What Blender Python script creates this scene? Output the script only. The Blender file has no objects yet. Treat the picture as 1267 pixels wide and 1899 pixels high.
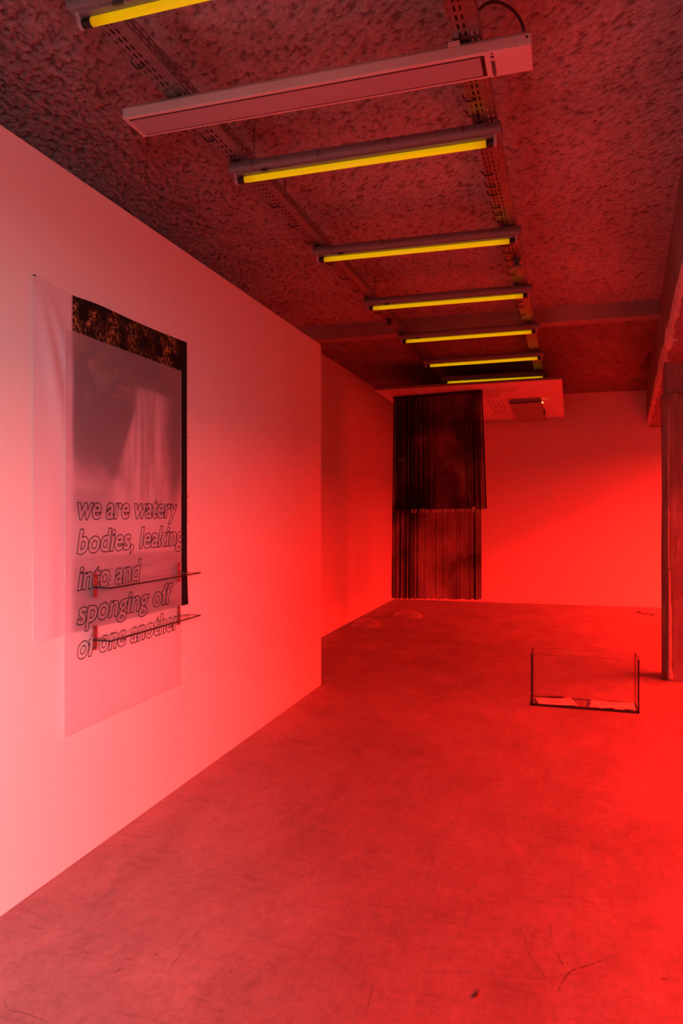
import bpy, math, random
import numpy as np
from mathutils import Vector, Matrix

random.seed(4)
rng = np.random.default_rng(7)
S = bpy.context.scene
C = S.collection

# ------------------------------------------------------------------ camera
FPX, PW, PH = 1340.0, 1267.0, 1899.0
EYE = 1.5
VPX, HZN = 1042.0, 947.0
YAW = math.atan((VPX - 633.0) / FPX)
cam_d = bpy.data.cameras.new('camera')
cam_d.sensor_fit = 'VERTICAL'
cam_d.sensor_height = 36.0
cam_d.sensor_width = 24.0
cam_d.lens = FPX / PH * 36.0
cam_d.shift_y = -(PH / 2 - HZN) / PH
cam_d.clip_start = 0.05
cam = bpy.data.objects.new('camera', cam_d)
cam.location = (0, 0, EYE)
cam.rotation_euler = (math.pi / 2, 0, YAW)
C.objects.link(cam)
S.camera = cam

# ------------------------------------------------------------------ view, world, daylight
S.view_settings.view_transform = 'Standard'
S.view_settings.look = 'None'
S.view_settings.gamma = 1.0
S.view_settings.use_curve_mapping = False
S.view_settings.exposure = 0.0
S.cycles.max_bounces = 10
S.cycles.diffuse_bounces = 6
S.cycles.transparent_max_bounces = 16
S.cycles.caustics_reflective = False
S.cycles.caustics_refractive = False
S.cycles.sample_clamp_indirect = 8.0
W = bpy.data.worlds.new('sky'); S.world = W; W.use_nodes = True
W.node_tree.nodes['Background'].inputs[0].default_value = (0.75, 0.85, 1.0, 1)
W.node_tree.nodes['Background'].inputs[1].default_value = 0.12


def area_light(name, loc, target, sx, sy, power, color):
    d = bpy.data.lights.new(name, 'AREA')
    d.shape = 'RECTANGLE'; d.size = sx; d.size_y = sy
    d.energy = power; d.color = color
    o = bpy.data.objects.new(name, d)
    o.location = loc
    o.rotation_euler = (Vector(target) - Vector(loc)).to_track_quat('-Z', 'Y').to_euler()
    C.objects.link(o)
    return o


# daylight of the street side, outside the windows with the red film
area_light('daylight_street_high', (8.2, 4.8, 6.2), (2.0, 4.8, 0.6), 15.0, 3.6, 14000, (1, 1, 1))
area_light('daylight_street_low', (8.2, 4.8, 4.0), (0, 4.8, 1.0), 15.0, 1.7, 3500, (1, 1, 1))
# daylight outside the clear entrance window behind the viewer
area_light('daylight_entrance', (4.1, -6.0, 2.9), (-1.4, 1.5, 0.9), 2.4, 2.2, 960, (0.92, 0.95, 1.0))
area_light('pavement_bounce_fill', (2.9, -5.0, 0.25), (-1.4, 2.2, 3.3), 1.4, 1.5, 95, (0.86, 0.94, 1.0))  # added upward lamp standing in for pavement bounce, lifts the near ceiling


# ------------------------------------------------------------------ helpers
def tag(o, label=None, cat=None, group=None, kind=None):
    if label: o['label'] = label
    if cat: o['category'] = cat
    if group: o['group'] = group
    if kind: o['kind'] = kind
    return o


def empty(name, loc=(0, 0, 0), label=None, cat=None, group=None):
    o = bpy.data.objects.new(name, None)
    o.empty_display_size = 0.1
    o.location = loc
    C.objects.link(o)
    return tag(o, label, cat, group)


class MB:
    """collects faces in world space; build() links ONE mesh object"""
    def __init__(self):
        self.v = []; self.f = []

    def quad(self, *p):
        n = len(self.v); self.v += [tuple(q) for q in p]; self.f.append(tuple(range(n, n + len(p))))
        return self

    def box(self, x0, x1, y0, y1, z0, z1):
        n = len(self.v)
        self.v += [(x, y, z) for z in (z0, z1) for y in (y0, y1) for x in (x0, x1)]
        for q in ((0, 2, 3, 1), (4, 5, 7, 6), (0, 1, 5, 4), (2, 6, 7, 3), (0, 4, 6, 2), (1, 3, 7, 5)):
            self.f.append(tuple(n + i for i in q))
        return self

    def prism(self, a, b, prof, up=(0, 0, 1)):
        """extrude a 2-D profile [(side, up)] from point a to point b"""
        a = Vector(a); b = Vector(b); d = (b - a).normalized()
        up = Vector(up); s = d.cross(up).normalized(); u = s.cross(d).normalized()
        n = len(self.v); k = len(prof)
        for p in (a, b):
            self.v += [tuple(p + s * q[0] + u * q[1]) for q in prof]
        for i in range(k):
            j = (i + 1) % k
            self.f.append((n + i, n + j, n + k + j, n + k + i))
        self.f.append(tuple(n + i for i in reversed(range(k))))
        self.f.append(tuple(n + k + i for i in range(k)))
        return self

    def tube(self, pts, r, seg=10, cap=True):
        pts = [Vector(p) for p in pts]
        rs = r if isinstance(r, (list, tuple)) else [r] * len(pts)
        n0 = len(self.v); ref = None
        for i, p in enumerate(pts):
            t = (pts[min(i + 1, len(pts) - 1)] - pts[max(i - 1, 0)]).normalized()
            if ref is None:
                ref = Vector((0, 0, 1)) if abs(t.z) < 0.9 else Vector((1, 0, 0))
            s = t.cross(ref).normalized(); u = s.cross(t).normalized(); ref = u
            for k in range(seg):
                an = 2 * math.pi * k / seg
                self.v.append(tuple(p + (s * math.cos(an) + u * math.sin(an)) * rs[i]))
        for i in range(len(pts) - 1):
            for k in range(seg):
                a = n0 + i * seg + k; b = n0 + i * seg + (k + 1) % seg
                self.f.append((a, b, b + seg, a + seg))
        if cap:
            self.f.append(tuple(n0 + k for k in reversed(range(seg))))
            self.f.append(tuple(n0 + (len(pts) - 1) * seg + k for k in range(seg)))
        return self

    def grid(self, P):
        """P: array (m, n, 3)"""
        m, n = P.shape[:2]; o = len(self.v)
        self.v += [tuple(p) for p in P.reshape(-1, 3)]
        for i in range(m - 1):
            for j in range(n - 1):
                a = o + i * n + j
                self.f.append((a, a + 1, a + n + 1, a + n))
        return self

    def build(self, name, mat, parent=None, bevel=0.0, smooth=False, seg=2):
        me = bpy.data.meshes.new(name)
        off = Vector((0, 0, 0))
        if parent is not None:
            off = world_loc(parent)
        elif self.v:
            vs = np.array(self.v)
            off = Vector(((vs[:, 0].min() + vs[:, 0].max()) / 2, (vs[:, 1].min() + vs[:, 1].max()) / 2, vs[:, 2].min()))
        me.from_pydata([tuple(Vector(v) - off) for v in self.v], [], self.f)
        me.update()
        if mat: me.materials.append(mat)
        o = bpy.data.objects.new(name, me)
        C.objects.link(o)
        if parent is not None:
            o.parent = parent
        else:
            o.location = off
        if smooth:
            for p in me.polygons: p.use_smooth = True
        if bevel > 0:
            md = o.modifiers.new('bevel', 'BEVEL'); md.width = bevel; md.segments = seg
            md.limit_method = 'ANGLE'; md.angle_limit = math.radians(35)
        return o


def world_loc(o):
    p = Vector(o.location); q = o.parent
    while q is not None:
        p = p + Vector(q.location); q = q.parent
    return p


def big_grid(name, P, mat, smooth=True, attr=None):
    """fast grid mesh, P: (m, n, 3)"""
    m, n = P.shape[:2]
    me = bpy.data.meshes.new(name)
    idx = np.arange(m * n).reshape(m, n)
    q = np.stack([idx[:-1, :-1], idx[:-1, 1:], idx[1:, 1:], idx[1:, :-1]], -1).reshape(-1, 4)
    me.vertices.add(m * n); me.vertices.foreach_set('co', P.reshape(-1).astype(np.float32))
    me.loops.add(q.size); me.loops.foreach_set('vertex_index', q.reshape(-1).astype(np.int32))
    me.polygons.add(len(q))
    me.polygons.foreach_set('loop_start', np.arange(0, q.size, 4, dtype=np.int32))
    me.polygons.foreach_set('loop_total', np.full(len(q), 4, dtype=np.int32))
    me.update(calc_edges=True); me.validate()
    if smooth: me.polygons.foreach_set('use_smooth', np.ones(len(q), dtype=bool))
    if attr:
        for k, val in attr.items():
            a = me.attributes.new(k, 'FLOAT', 'POINT'); a.data.foreach_set('value', val.reshape(-1).astype(np.float32))
    me.materials.append(mat)
    o = bpy.data.objects.new(name, me); C.objects.link(o)
    return o


# pixel of the photograph -> the point of the room it shows, on a known plane
ca, sa = math.cos(YAW), math.sin(YAW)
def ray(px, py):
    u = (px - 633.0) / FPX; v = (HZN - py) / FPX
    return Vector((u * ca - sa, u * sa + ca, v))
def onz(px, py, z):
    r = ray(px, py); t = (z - EYE) / r.z
    return Vector((0, 0, EYE)) + r * t
def onx(px, py, X):
    r = ray(px, py); return Vector((0, 0, EYE)) + r * (X / r.x)


# smooth value noise for modelling relief
def vnoise(x, y, seed=0):
    r = np.random.default_rng(seed); T = r.random((256, 256))
    xi = np.floor(x).astype(int); yi = np.floor(y).astype(int)
    fx = x - xi; fy = y - yi
    fx = fx * fx * (3 - 2 * fx); fy = fy * fy * (3 - 2 * fy)
    g = lambda i, j: T[(xi + i) % 256, (yi + j) % 256]
    return (g(0, 0) * (1 - fx) + g(1, 0) * fx) * (1 - fy) + (g(0, 1) * (1 - fx) + g(1, 1) * fx) * fy

def fbm(x, y, seed=0, octv=4):
    s = 0; a = 0.5; t = 0
    for k in range(octv):
        s = s + a * vnoise(x * 2 ** k, y * 2 ** k, seed + k); t += a; a *= 0.5
    return s / t


# ------------------------------------------------------------------ materials
class NT:
    def __init__(self, name):
        self.m = bpy.data.materials.new(name); self.m.use_nodes = True
        self.t = self.m.node_tree; self.n = self.t.nodes; self.l = self.t.links
        self.b = self.n['Principled BSDF']; self.out = self.n['Material Output']

    def add(self, typ, **kw):
        nd = self.n.new(typ)
        for k, v in kw.items():
            if k.startswith('i_'):
                nd.inputs[k[2:].replace('_', ' ')].default_value = v
            else:
                setattr(nd, k, v)
        return nd

    def link(self, a, b): self.l.new(a, b)

    def coord(self, kind='Object', scale=(1, 1, 1)):
        c = self.add('ShaderNodeTexCoord'); mp = self.add('ShaderNodeMapping')
        mp.inputs['Scale'].default_value = scale
        self.link(c.outputs[kind], mp.inputs['Vector'])
        return mp.outputs[0]

    def noise(self, vec, scale, detail=4, rough=0.55, dist=0.0):
        nd = self.add('ShaderNodeTexNoise'); nd.inputs['Scale'].default_value = scale
        nd.inputs['Detail'].default_value = detail; nd.inputs['Roughness'].default_value = rough
        nd.inputs['Distortion'].default_value = dist
        self.link(vec, nd.inputs['Vector']); return nd.outputs['Fac']

    def ramp(self, fac, stops):
        r = self.add('ShaderNodeValToRGB'); e = r.color_ramp.elements
        while len(e) < len(stops): e.new(0.5)
        for el, (p, c) in zip(e, stops):
            el.position = p; el.color = (c, c, c, 1) if isinstance(c, (int, float)) else tuple(c) + (1,)
        self.link(fac, r.inputs[0]); return r.outputs[0]

    def mul(self, a, b):
        x = self.add('ShaderNodeMix', data_type='RGBA', blend_type='MULTIPLY')
        x.inputs[0].default_value = 1.0
        self.link(a, x.inputs[6]); self.link(b, x.inputs[7]); return x.outputs[2]

    def bump(self, h, strength=0.3, dist=0.01):
        b = self.add('ShaderNodeBump'); b.inputs['Strength'].default_value = strength
        b.inputs['Distance'].default_value = dist
        self.link(h, b.inputs['Height']); self.link(b.outputs[0], self.b.inputs['Normal'])

    def set(self, **kw):
        for k, v in kw.items():
            k = k.replace('_', ' ')
            self.b.inputs[k].default_value = tuple(v) + (1,) if isinstance(v, tuple) and len(v) == 3 else v
        return self


def plain(name, col, rough=0.5, metal=0.0, var=0.08, scale=9.0, bump=0.0):
    t = NT(name); v = t.coord()
    n = t.noise(v, scale, 5)
    c0 = tuple(x * (1 - var) for x in col); c1 = tuple(min(1, x * (1 + var)) for x in col)
    t.link(t.ramp(n, [(0.3, c0), (0.7, c1)]), t.b.inputs['Base Color'])
    t.set(Roughness=rough, Metallic=metal)
    if bump: t.bump(t.noise(v, scale * 12, 3), bump, 0.002)
    return t.m


def mk_wall():
    t = NT('white wall paint'); v = t.coord()
    t.link(t.ramp(t.noise(v, 0.9, 6), [(0.3, (0.79, 0.785, 0.78)), (0.7, (0.83, 0.825, 0.82))]), t.b.inputs['Base Color'])
    t.set(Roughness=0.75); t.bump(t.noise(v, 160, 2), 0.06, 0.001)
    return t.m


def mk_floor():
    t = NT('worn concrete floor'); v = t.coord()
    big = t.ramp(t.noise(v, 0.8, 7, 0.62, 0.6), [(0.32, 0.84), (0.68, 1.08)])
    mid = t.ramp(t.noise(t.coord(scale=(1, 0.55, 1)), 4.5, 8, 0.68, 0.4), [(0.34, 0.80), (0.62, 1.06)])
    fine = t.ramp(t.noise(v, 38, 7, 0.72), [(0.32, 0.80), (0.66, 1.10)])
    scr = t.ramp(t.noise(t.coord(scale=(14, 1.2, 1)), 3.5, 4, 0.6, 0.3), [(0.30, 0.86), (0.40, 1.0), (0.66, 1.0), (0.74, 1.10)])
    scr2 = t.ramp(t.noise(t.coord(scale=(1.0, 11, 1)), 3.1, 5, 0.65, 0.5), [(0.30, 0.82), (0.42, 1.0), (0.68, 1.0), (0.76, 1.10)])
    pits = t.ramp(t.noise(v, 22, 3, 0.5), [(0.215, 0.35), (0.25, 1.0)])
    patch = t.ramp(t.noise(v, 2.3, 9, 0.7, 1.2), [(0.60, 1.0), (0.72, 0.80)])
    base = t.add('ShaderNodeRGB'); base.outputs[0].default_value = (0.272, 0.256, 0.252, 1)
    c = base.outputs[0]
    for k in (big, mid, fine, pits, patch, scr, scr2): c = t.mul(c, k)
    t.link(c, t.b.inputs['Base Color'])
    t.link(t.ramp(t.noise(v, 3.2, 6, 0.6), [(0.3, 0.42), (0.7, 0.62)]), t.b.inputs['Roughness'])
    t.set(Specular_IOR_Level=0.35)
    t.bump(t.noise(v, 45, 6, 0.65), 0.12, 0.004)
    return t.m


def mk_ceiling(name, col, contrast, bs):
    t = NT(name); v = t.coord()
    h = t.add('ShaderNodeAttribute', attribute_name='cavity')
    relief_tone = t.ramp(h.outputs['Fac'], [(0.05, contrast), (0.32, 0.90), (0.9, 1.12)])  # darker in the hollows of the relief, paler on raised flakes
    blot = t.ramp(t.noise(v, 1.1, 6, 0.6), [(0.3, 0.78), (0.7, 1.12)])
    fine = t.ramp(t.noise(v, 80, 6, 0.72, 0.8), [(0.30, 0.25), (0.43, 0.88), (0.6, 1.12)])
    spots = t.ramp(t.noise(v, 7.5, 5, 0.6), [(0.22, 0.35), (0.28, 1.0)])
    base = t.add('ShaderNodeRGB'); base.outputs[0].default_value = tuple(col) + (1,)
    c = base.outputs[0]
    for k in (relief_tone, blot, fine, spots): c = t.mul(c, k)
    t.link(c, t.b.inputs['Base Color']); t.set(Roughness=0.95, Specular_IOR_Level=0.1)
    t.bump(t.noise(v, 80, 7, 0.75, 0.6), bs, 0.016)
    return t.m


def mk_beam(name, col, streak=True):
    t = NT(name); v = t.coord()
    big = t.ramp(t.noise(v, 1.6, 7, 0.65), [(0.3, 0.66), (0.7, 1.15)])
    st = t.ramp(t.noise(t.coord(scale=(9, 9, 0.9)), 3.0, 5, 0.6), [(0.35, 0.72), (0.62, 1.1), (0.72, 1.5)])
    base = t.add('ShaderNodeRGB'); base.outputs[0].default_value = tuple(col) + (1,)
    c = t.mul(base.outputs[0], big)
    if streak: c = t.mul(c, st)
    t.link(c, t.b.inputs['Base Color']); t.set(Roughness=0.85, Specular_IOR_Level=0.2)
    t.bump(t.noise(v, 38, 7, 0.7), 0.35, 0.012)
    return t.m


def mk_glass(name, tint=(0.992, 0.997, 0.995), gloss=1.0, ior=1.5):
    """thin clear sheet: what lies behind shows through, the surface mirrors by its Fresnel"""
    t = NT(name)
    tr = t.add('ShaderNodeBsdfTransparent'); tr.inputs[0].default_value = tuple(tint) + (1,)
    gl = t.add('ShaderNodeBsdfGlossy'); gl.inputs['Roughness'].default_value = 0.02
    gl.inputs['Color'].default_value = (gloss, gloss, gloss, 1)
    fr = t.add('ShaderNodeFresnel'); fr.inputs[0].default_value = ior
    v = t.coord(); dust = t.ramp(t.noise(v, 3, 4), [(0.3, 0.75), (0.7, 0.9)])
    mx = t.add('ShaderNodeMixShader')
    m2 = t.add('ShaderNodeMath', operation='MULTIPLY'); t.link(fr.outputs[0], m2.inputs[0])
    geo = t.add('ShaderNodeNewGeometry'); fs = t.add('ShaderNodeMath', operation='SUBTRACT'); fs.inputs[0].default_value = 1.0
    t.link(geo.outputs['Backfacing'], fs.inputs[1])           # the far side of the sheet adds no second mirror
    m3 = t.add('ShaderNodeMath', operation='MULTIPLY'); t.link(fs.outputs[0], m3.inputs[0]); t.link(dust, m3.inputs[1])
    t.link(m3.outputs[0], m2.inputs[1])
    t.link(m2.outputs[0], mx.inputs[0]); t.link(tr.outputs[0], mx.inputs[1]); t.link(gl.outputs[0], mx.inputs[2])
    t.link(mx.outputs[0], t.out.inputs[0])
    return t.m


def mk_film():
    t = NT('red window film')
    tr = t.add('ShaderNodeBsdfTransparent')
    n = t.noise(t.coord(), 0.7, 3)
    t.link(t.ramp(n, [(0.3, (0.90, 0.0110, 0.0060)), (0.7, (0.93, 0.0118, 0.0066))]), tr.inputs[0])
    t.link(tr.outputs[0], t.out.inputs[0])
    return t.m


def mk_sheer(name, col, see, streak=False, transl=0.35):
    """open weave: part of the light passes between the threads"""
    t = NT(name); v = t.coord()
    n = t.noise(v, 3.0, 4)
    df = t.add('ShaderNodeBsdfDiffuse'); tl = t.add('ShaderNodeBsdfTranslucent'); tr = t.add('ShaderNodeBsdfTransparent')
    c = t.ramp(n, [(0.3, tuple(x * 0.96 for x in col)), (0.7, col)])
    t.link(c, df.inputs[0]); t.link(c, tl.inputs[0])
    m1 = t.add('ShaderNodeMixShader'); m1.inputs[0].default_value = transl
    t.link(df.outputs[0], m1.inputs[1]); t.link(tl.outputs[0], m1.inputs[2])
    m2 = t.add('ShaderNodeMixShader')
    if streak:
        # dark printed voile, thinner in drifting blotches
        f = t.noise(t.coord(scale=(1, 1, 0.8)), 2.2, 3, 0.5, 0.5)
        t.link(t.ramp(f, [(0.35, see * 0.45), (0.72, see * 1.9)]), m2.inputs[0])
    else:
        m2.inputs[0].default_value = see
    t.link(m1.outputs[0], m2.inputs[1]); t.link(tr.outputs[0], m2.inputs[2])
    t.link(m2.outputs[0], t.out.inputs[0])
    return t.m


def mk_print():
    t = NT('waterfall print on white voile'); v = t.coord()
    a = t.add('ShaderNodeAttribute', attribute_name='ink')
    fol = t.add('ShaderNodeAttribute', attribute_name='leaf')
    base = t.ramp(a.outputs['Fac'], [(0.0, (0.80, 0.74, 0.80)), (0.40, (0.36, 0.27, 0.31)), (0.78, (0.022, 0.018, 0.018))])
    n = t.noise(v, 55, 8, 0.75, 0.6)
    leaves = t.ramp(n, [(0.47, 0.0), (0.60, 1.0)])
    mm = t.add('ShaderNodeMath', operation='MULTIPLY'); t.link(leaves, mm.inputs[0]); t.link(fol.outputs['Fac'], mm.inputs[1])
    mx = t.add('ShaderNodeMix', data_type='RGBA')
    t.link(mm.outputs[0], mx.inputs[0]); t.link(base, mx.inputs[6]); mx.inputs[7].default_value = (0.55, 0.30, 0.10, 1)
    df = t.add('ShaderNodeBsdfDiffuse'); tr = t.add('ShaderNodeBsdfTransparent'); ms = t.add('ShaderNodeMixShader')
    t.link(mx.outputs[2], df.inputs[0])
    see = t.ramp(a.outputs['Fac'], [(0.0, 0.12), (0.25, 0.0)]); t.link(see, ms.inputs[0])
    t.link(df.outputs[0], ms.inputs[1]); t.link(tr.outputs[0], ms.inputs[2]); t.link(ms.outputs[0], t.out.inputs[0])
    return t.m


def mk_tube():
    t = NT('yellow sleeved fluorescent tube, lit low')
    c = t.add('ShaderNodeTexCoord'); s = t.add('ShaderNodeSeparateXYZ'); t.link(c.outputs['Object'], s.inputs[0])
    ab = t.add('ShaderNodeMath', operation='ABSOLUTE'); t.link(s.outputs['X'], ab.inputs[0])
    # the ends of the tube by the electrodes stay dark
    e = t.ramp(ab.outputs[0], [(0.50, (0.70, 0.37, 0.0005)), (0.56, (0.55, 0.25, 0.0005)), (0.60, (0.012, 0.004, 0.0))])
    t.link(e, t.b.inputs['Emission Color']); t.set(Base_Color=(0.25, 0.14, 0.005), Roughness=0.25)
    t.b.inputs['Emission Strength'].default_value = 0.92
    return t.m


M = dict(
    wall=mk_wall(), floor=mk_floor(),
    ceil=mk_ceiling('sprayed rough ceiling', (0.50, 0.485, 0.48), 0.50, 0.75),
    ceil2=mk_ceiling('board marked concrete ceiling', (0.27, 0.25, 0.24), 0.5, 0.3),
    beam=mk_beam('raw concrete beam', (0.30, 0.28, 0.27)),
    joist=mk_beam('smooth painted beam', (0.34, 0.32, 0.31), False),
    chip=mk_beam('chipped pale concrete', (0.48, 0.45, 0.43), False),
    column=mk_beam('worn concrete column', (0.27, 0.25, 0.24)),
    galv=plain('galvanised steel', (0.30, 0.30, 0.30), 0.36, 0.92, 0.12, 14),
    batten=plain('grey batten housing', (0.18, 0.18, 0.18), 0.5, 0, 0.05),
    white=plain('white powder coat', (0.56, 0.54, 0.52), 0.4, 0, 0.03),
    lens=plain('frosted lamp cover', (0.34, 0.33, 0.36), 0.35, 0, 0.03),
    black=plain('black plastic', (0.008, 0.008, 0.008), 0.5, 0, 0.2),
    dark=plain('dark grey plastic', (0.05, 0.05, 0.052), 0.5, 0, 0.1),
    panel=plain('white plasterboard', (0.76, 0.75, 0.74), 0.7, 0, 0.03, 2.0),
    paneledge=plain('shaded board edge', (0.22, 0.21, 0.20), 0.8, 0, 0.06),  # darker than the face: shade on the board's edge put into its colour
    unit=plain('pale grey sheet metal', (0.28, 0.27, 0.27), 0.5, 0, 0.04),
    steel=plain('zinc plated steel', (0.34, 0.32, 0.31), 0.33, 0.9, 0.08, 20),
    edge=plain('dark glass edge', (0.006, 0.007, 0.007), 0.6, 0, 0.1),
    edge2=plain('ground glass edge', (0.07, 0.07, 0.07), 0.5, 0, 0.1),
    ink=plain('black ink outline', (0.010, 0.007, 0.007), 0.8, 0, 0.1),
    pale=plain('pale print', (0.62, 0.58, 0.60), 0.8, 0, 0.15, 30),
    faint=plain('faint print on the far side', (0.075, 0.06, 0.07), 0.8, 0, 0.2, 30),
    scuff=plain('black scuff', (0.045, 0.040, 0.038), 0.7, 0, 0.3, 30),
    scuff2=plain('grey scratch', (0.085, 0.078, 0.075), 0.7, 0, 0.2, 30),
    glass=mk_glass('clear glass'), film=mk_film(),
    tube=mk_tube(),
    sheer=mk_sheer('white sheer voile', (0.80, 0.74, 0.82), 0.61),
    print=mk_print(),
    curtain=mk_sheer('dark printed voile', (0.030, 0.026, 0.028), 0.30, True, 0.5),
)

# ================================================================== THE SETTING
CEIL = 3.37
XL, XP_, XR = -2.73, -1.985, 3.3
YR = -1.4
def struct(mb, name, mat, **kw):
    o = mb.build(name, mat, **kw); o['kind'] = 'structure'; return o


struct(MB().box(XL - 0.2, XR + 0.3, YR - 0.2, 12.4, -0.12, 0.0), 'floor', M['floor'])
floor_o = bpy.data.objects['floor']
struct(MB().box(XP_ - 0.10, XP_, YR, 5.90, 0.0, 2.927), 'wall_left', M['wall'], bevel=0.002)
struct(MB().box(XL - 0.2, XL, YR, 12.3, 0.0, CEIL + 0.1), 'wall_far_left', M['wall'])
b = MB()
y_at = lambda x: 11.985 + (x + 2.75) * 0.034
b.prism((XL - 0.2, y_at(XL - 0.2) + 0.1, 0), (XR + 0.3, y_at(XR + 0.3) + 0.1, 0), [(-0.1, 0), (0.1, 0), (0.1, CEIL + 0.1), (-0.1, CEIL + 0.1)])
struct(b, 'wall_back', M['wall'])

# street wall with its glazed bays (red film), out of frame to the right
bays = [(-1.1, 1.4), (1.7, 4.1), (4.4, 6.5), (6.8, 9.0), (9.3, 11.7)]
SILL, HEAD = 0.08, 2.72
b = MB(); y = YR
for (p, q) in bays:
    b.box(XR, XR + 0.2, y, p, 0, CEIL + 0.1)
    b.box(XR, XR + 0.2, p, q, 0, SILL); b.box(XR, XR + 0.2, p, q, HEAD, CEIL + 0.1)
    y = q
b.box(XR, XR + 0.2, y, 12.35, 0, CEIL + 0.1)
struct(b, 'wall_right', M['wall'])
for i, (p, q) in enumerate(bays):
    w = empty('window_%d' % (i + 1), (XR + 0.1, (p + q) / 2, SILL)); w['kind'] = 'structure'
    fr = MB()
    for yy in (p, (p + q) / 2 - 0.025, q - 0.05): fr.box(XR + 0.06, XR + 0.13, yy, yy + 0.05, SILL, HEAD)
    for zz in (SILL, HEAD - 0.05): fr.box(XR + 0.06, XR + 0.13, p, q, zz, zz + 0.05)
    fr.build('window_frame', M['dark'], w)
    for (s, e) in ((p + 0.05, (p + q) / 2 - 0.025), ((p + q) / 2 + 0.025, q - 0.05)):
        MB().quad((XR + 0.095, s, SILL + 0.05), (XR + 0.095, e, SILL + 0.05), (XR + 0.095, e, HEAD - 0.05), (XR + 0.095, s, HEAD - 0.05)).build('red_film_pane', M['film'], w)

# entrance wall behind the viewer, clear glass
wx0, wx1, wz1 = -1.2, 1.05, 2.4
b = MB()
b.box(XL, wx0, YR - 0.2, YR, 0, CEIL + 0.1); b.box(wx1, XR, YR - 0.2, YR, 0, CEIL + 0.1)
b.box(wx0, wx1, YR - 0.2, YR, wz1, CEIL + 0.1)
struct(b, 'wall_rear', M['wall'])
w = empty('window_6', ((wx0 + wx1) / 2, YR - 0.1, 0)); w['kind'] = 'structure'
fr = MB()
for xx in (wx0, -0.13, wx1 - 0.06): fr.box(xx, xx + 0.06, YR - 0.14, YR - 0.06, 0, wz1)
for zz in (0.0, wz1 - 0.06): fr.box(wx0, wx1, YR - 0.14, YR - 0.06, zz, zz + 0.06)
fr.build('window_frame', M['dark'], w)
for (s, e) in ((wx0 + 0.06, -0.13), (-0.07, wx1 - 0.06)):
    MB().quad((s, YR - 0.1, 0.06), (e, YR - 0.1, 0.06), (e, YR - 0.1, wz1 - 0.06), (s, YR - 0.1, wz1 - 0.06)).build('pane', M['glass'], w)

# ceiling: the sprayed field in front of the cross beam is real relief
def ceiling_field(name, x0, x1, y0, y1, step, amp, mat, seed, coarse=1.0):
    nx = int((x1 - x0) / step) + 1; ny = int((y1 - y0) / step) + 1
    X, Y = np.meshgrid(np.linspace(x0, x1, nx), np.linspace(y0, y1, ny))
    k = 1.0 / (0.017 * coarse)
    # fibrous flakes: stretched along the two diagonals
    A = fbm((X + 0.6 * Y) * k, (Y - 0.6 * X) * k * 0.45, seed, 4)
    B = fbm((X - 0.8 * Y) * k * 0.5, (Y + 0.8 * X) * k * 1.05, seed + 11, 4)
    r = 1 - np.abs(2 * A - 1) ; r2 = 1 - np.abs(2 * B - 1)
    h = 0.45 * A + 0.55 * B + 0.25 * (vnoise(X * 45, Y * 45, seed + 5) - 0.5)
    h = (h - h.mean()) / (h.std() * 3.2) + 0.52
    h = np.clip(h, 0, 1)
    L = fbm(X * 1.7, Y * 1.7, seed + 30, 3)
    Z = CEIL - amp * (h - 0.55) - 0.012 * (L - 0.5)
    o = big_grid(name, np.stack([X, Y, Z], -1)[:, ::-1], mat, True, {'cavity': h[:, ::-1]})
    return o

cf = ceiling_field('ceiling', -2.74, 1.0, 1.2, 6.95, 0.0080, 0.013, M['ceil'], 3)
cf['kind'] = 'structure'
cb = ceiling_field('ceiling_back_field', -2.74, 1.45, 6.95, 12.3, 0.03, 0.012, M['ceil2'], 17, 1.6)
cb.parent = cf
# the rest of the slab, out of frame
b = MB().box(XL - 0.2, XR + 0.3, YR - 0.2, 1.2, CEIL - 0.01, CEIL + 0.14)
b.box(0.98, XR + 0.3, 1.2, 12.4, CEIL, CEIL + 0.14)
b.box(XL - 0.2, 1.0, 1.2, 12.4, CEIL + 0.05, CEIL + 0.14)
s = b.build('ceiling_slab', M['ceil2'], cf)

# cross beam under the ceiling
b = MB().box(XL, 0.95, 6.93, 7.09, 3.232, CEIL + 0.02)
struct(b, 'trim_1', M['joist'], bevel=0.004)

# long concrete beam on the column line, 4.6 degrees off the room's axis
BA = (0.61, 4.14); BD = (1.251 - 0.61) / (12.13 - 4.14)
bx_at = lambda y: BA[0] + (y - BA[1]) * BD
ZB = 2.79
n = 190
ys = np.linspace(0.9, 12.02, n)
cham = 0.028 + 0.05 * fbm(ys * 3.1, ys * 0 + 2.2, 51, 4) ** 1.5 + 0.05 * (vnoise(ys * 5, ys * 0 + .5, 60) > 0.72)
prof = MB(); chip = MB(); P = []; Q = []
jit = 0.03 * (fbm(ys * 14, ys * 0, 71, 3) - 0.5)
for i, yy in enumerate(ys):
    x = bx_at(yy); c = cham[i]; j = jit[i]
    P.append([(x, yy, CEIL + 0.03), (x + j * .3, yy, 3.1), (x, yy, ZB + c * 1.5 + j)])
    Q.append([(x, yy, ZB + c * 1.5 + j), (x + c * 0.35 + j, yy, ZB + c * 0.7), (x + c * .9 - j, yy, ZB + 0.006 + j)])
b = MB(); b.grid(np.array(P)[:, ::-1])
R_ = np.array([[(x[2][0], x[2][1], x[2][2]), (bx_at(yy) + 0.34, yy, ZB), (bx_at(yy) + 0.34, yy, CEIL + 0.03)] for x, yy in zip(Q, ys)])
b.grid(R_[:, ::-1])
b.box(bx_at(12.0) + 0.06, bx_at(12.0) + 0.34, 11.98, 12.06, ZB, CEIL)
beam = struct(b, 'beam', M['beam'])
chip = MB(); chip.grid(np.array(Q)[:, ::-1]); chip.build('chipped_edge', mk_beam('freshly chipped concrete', (0.68, 0.64, 0.60), False), beam)

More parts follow.
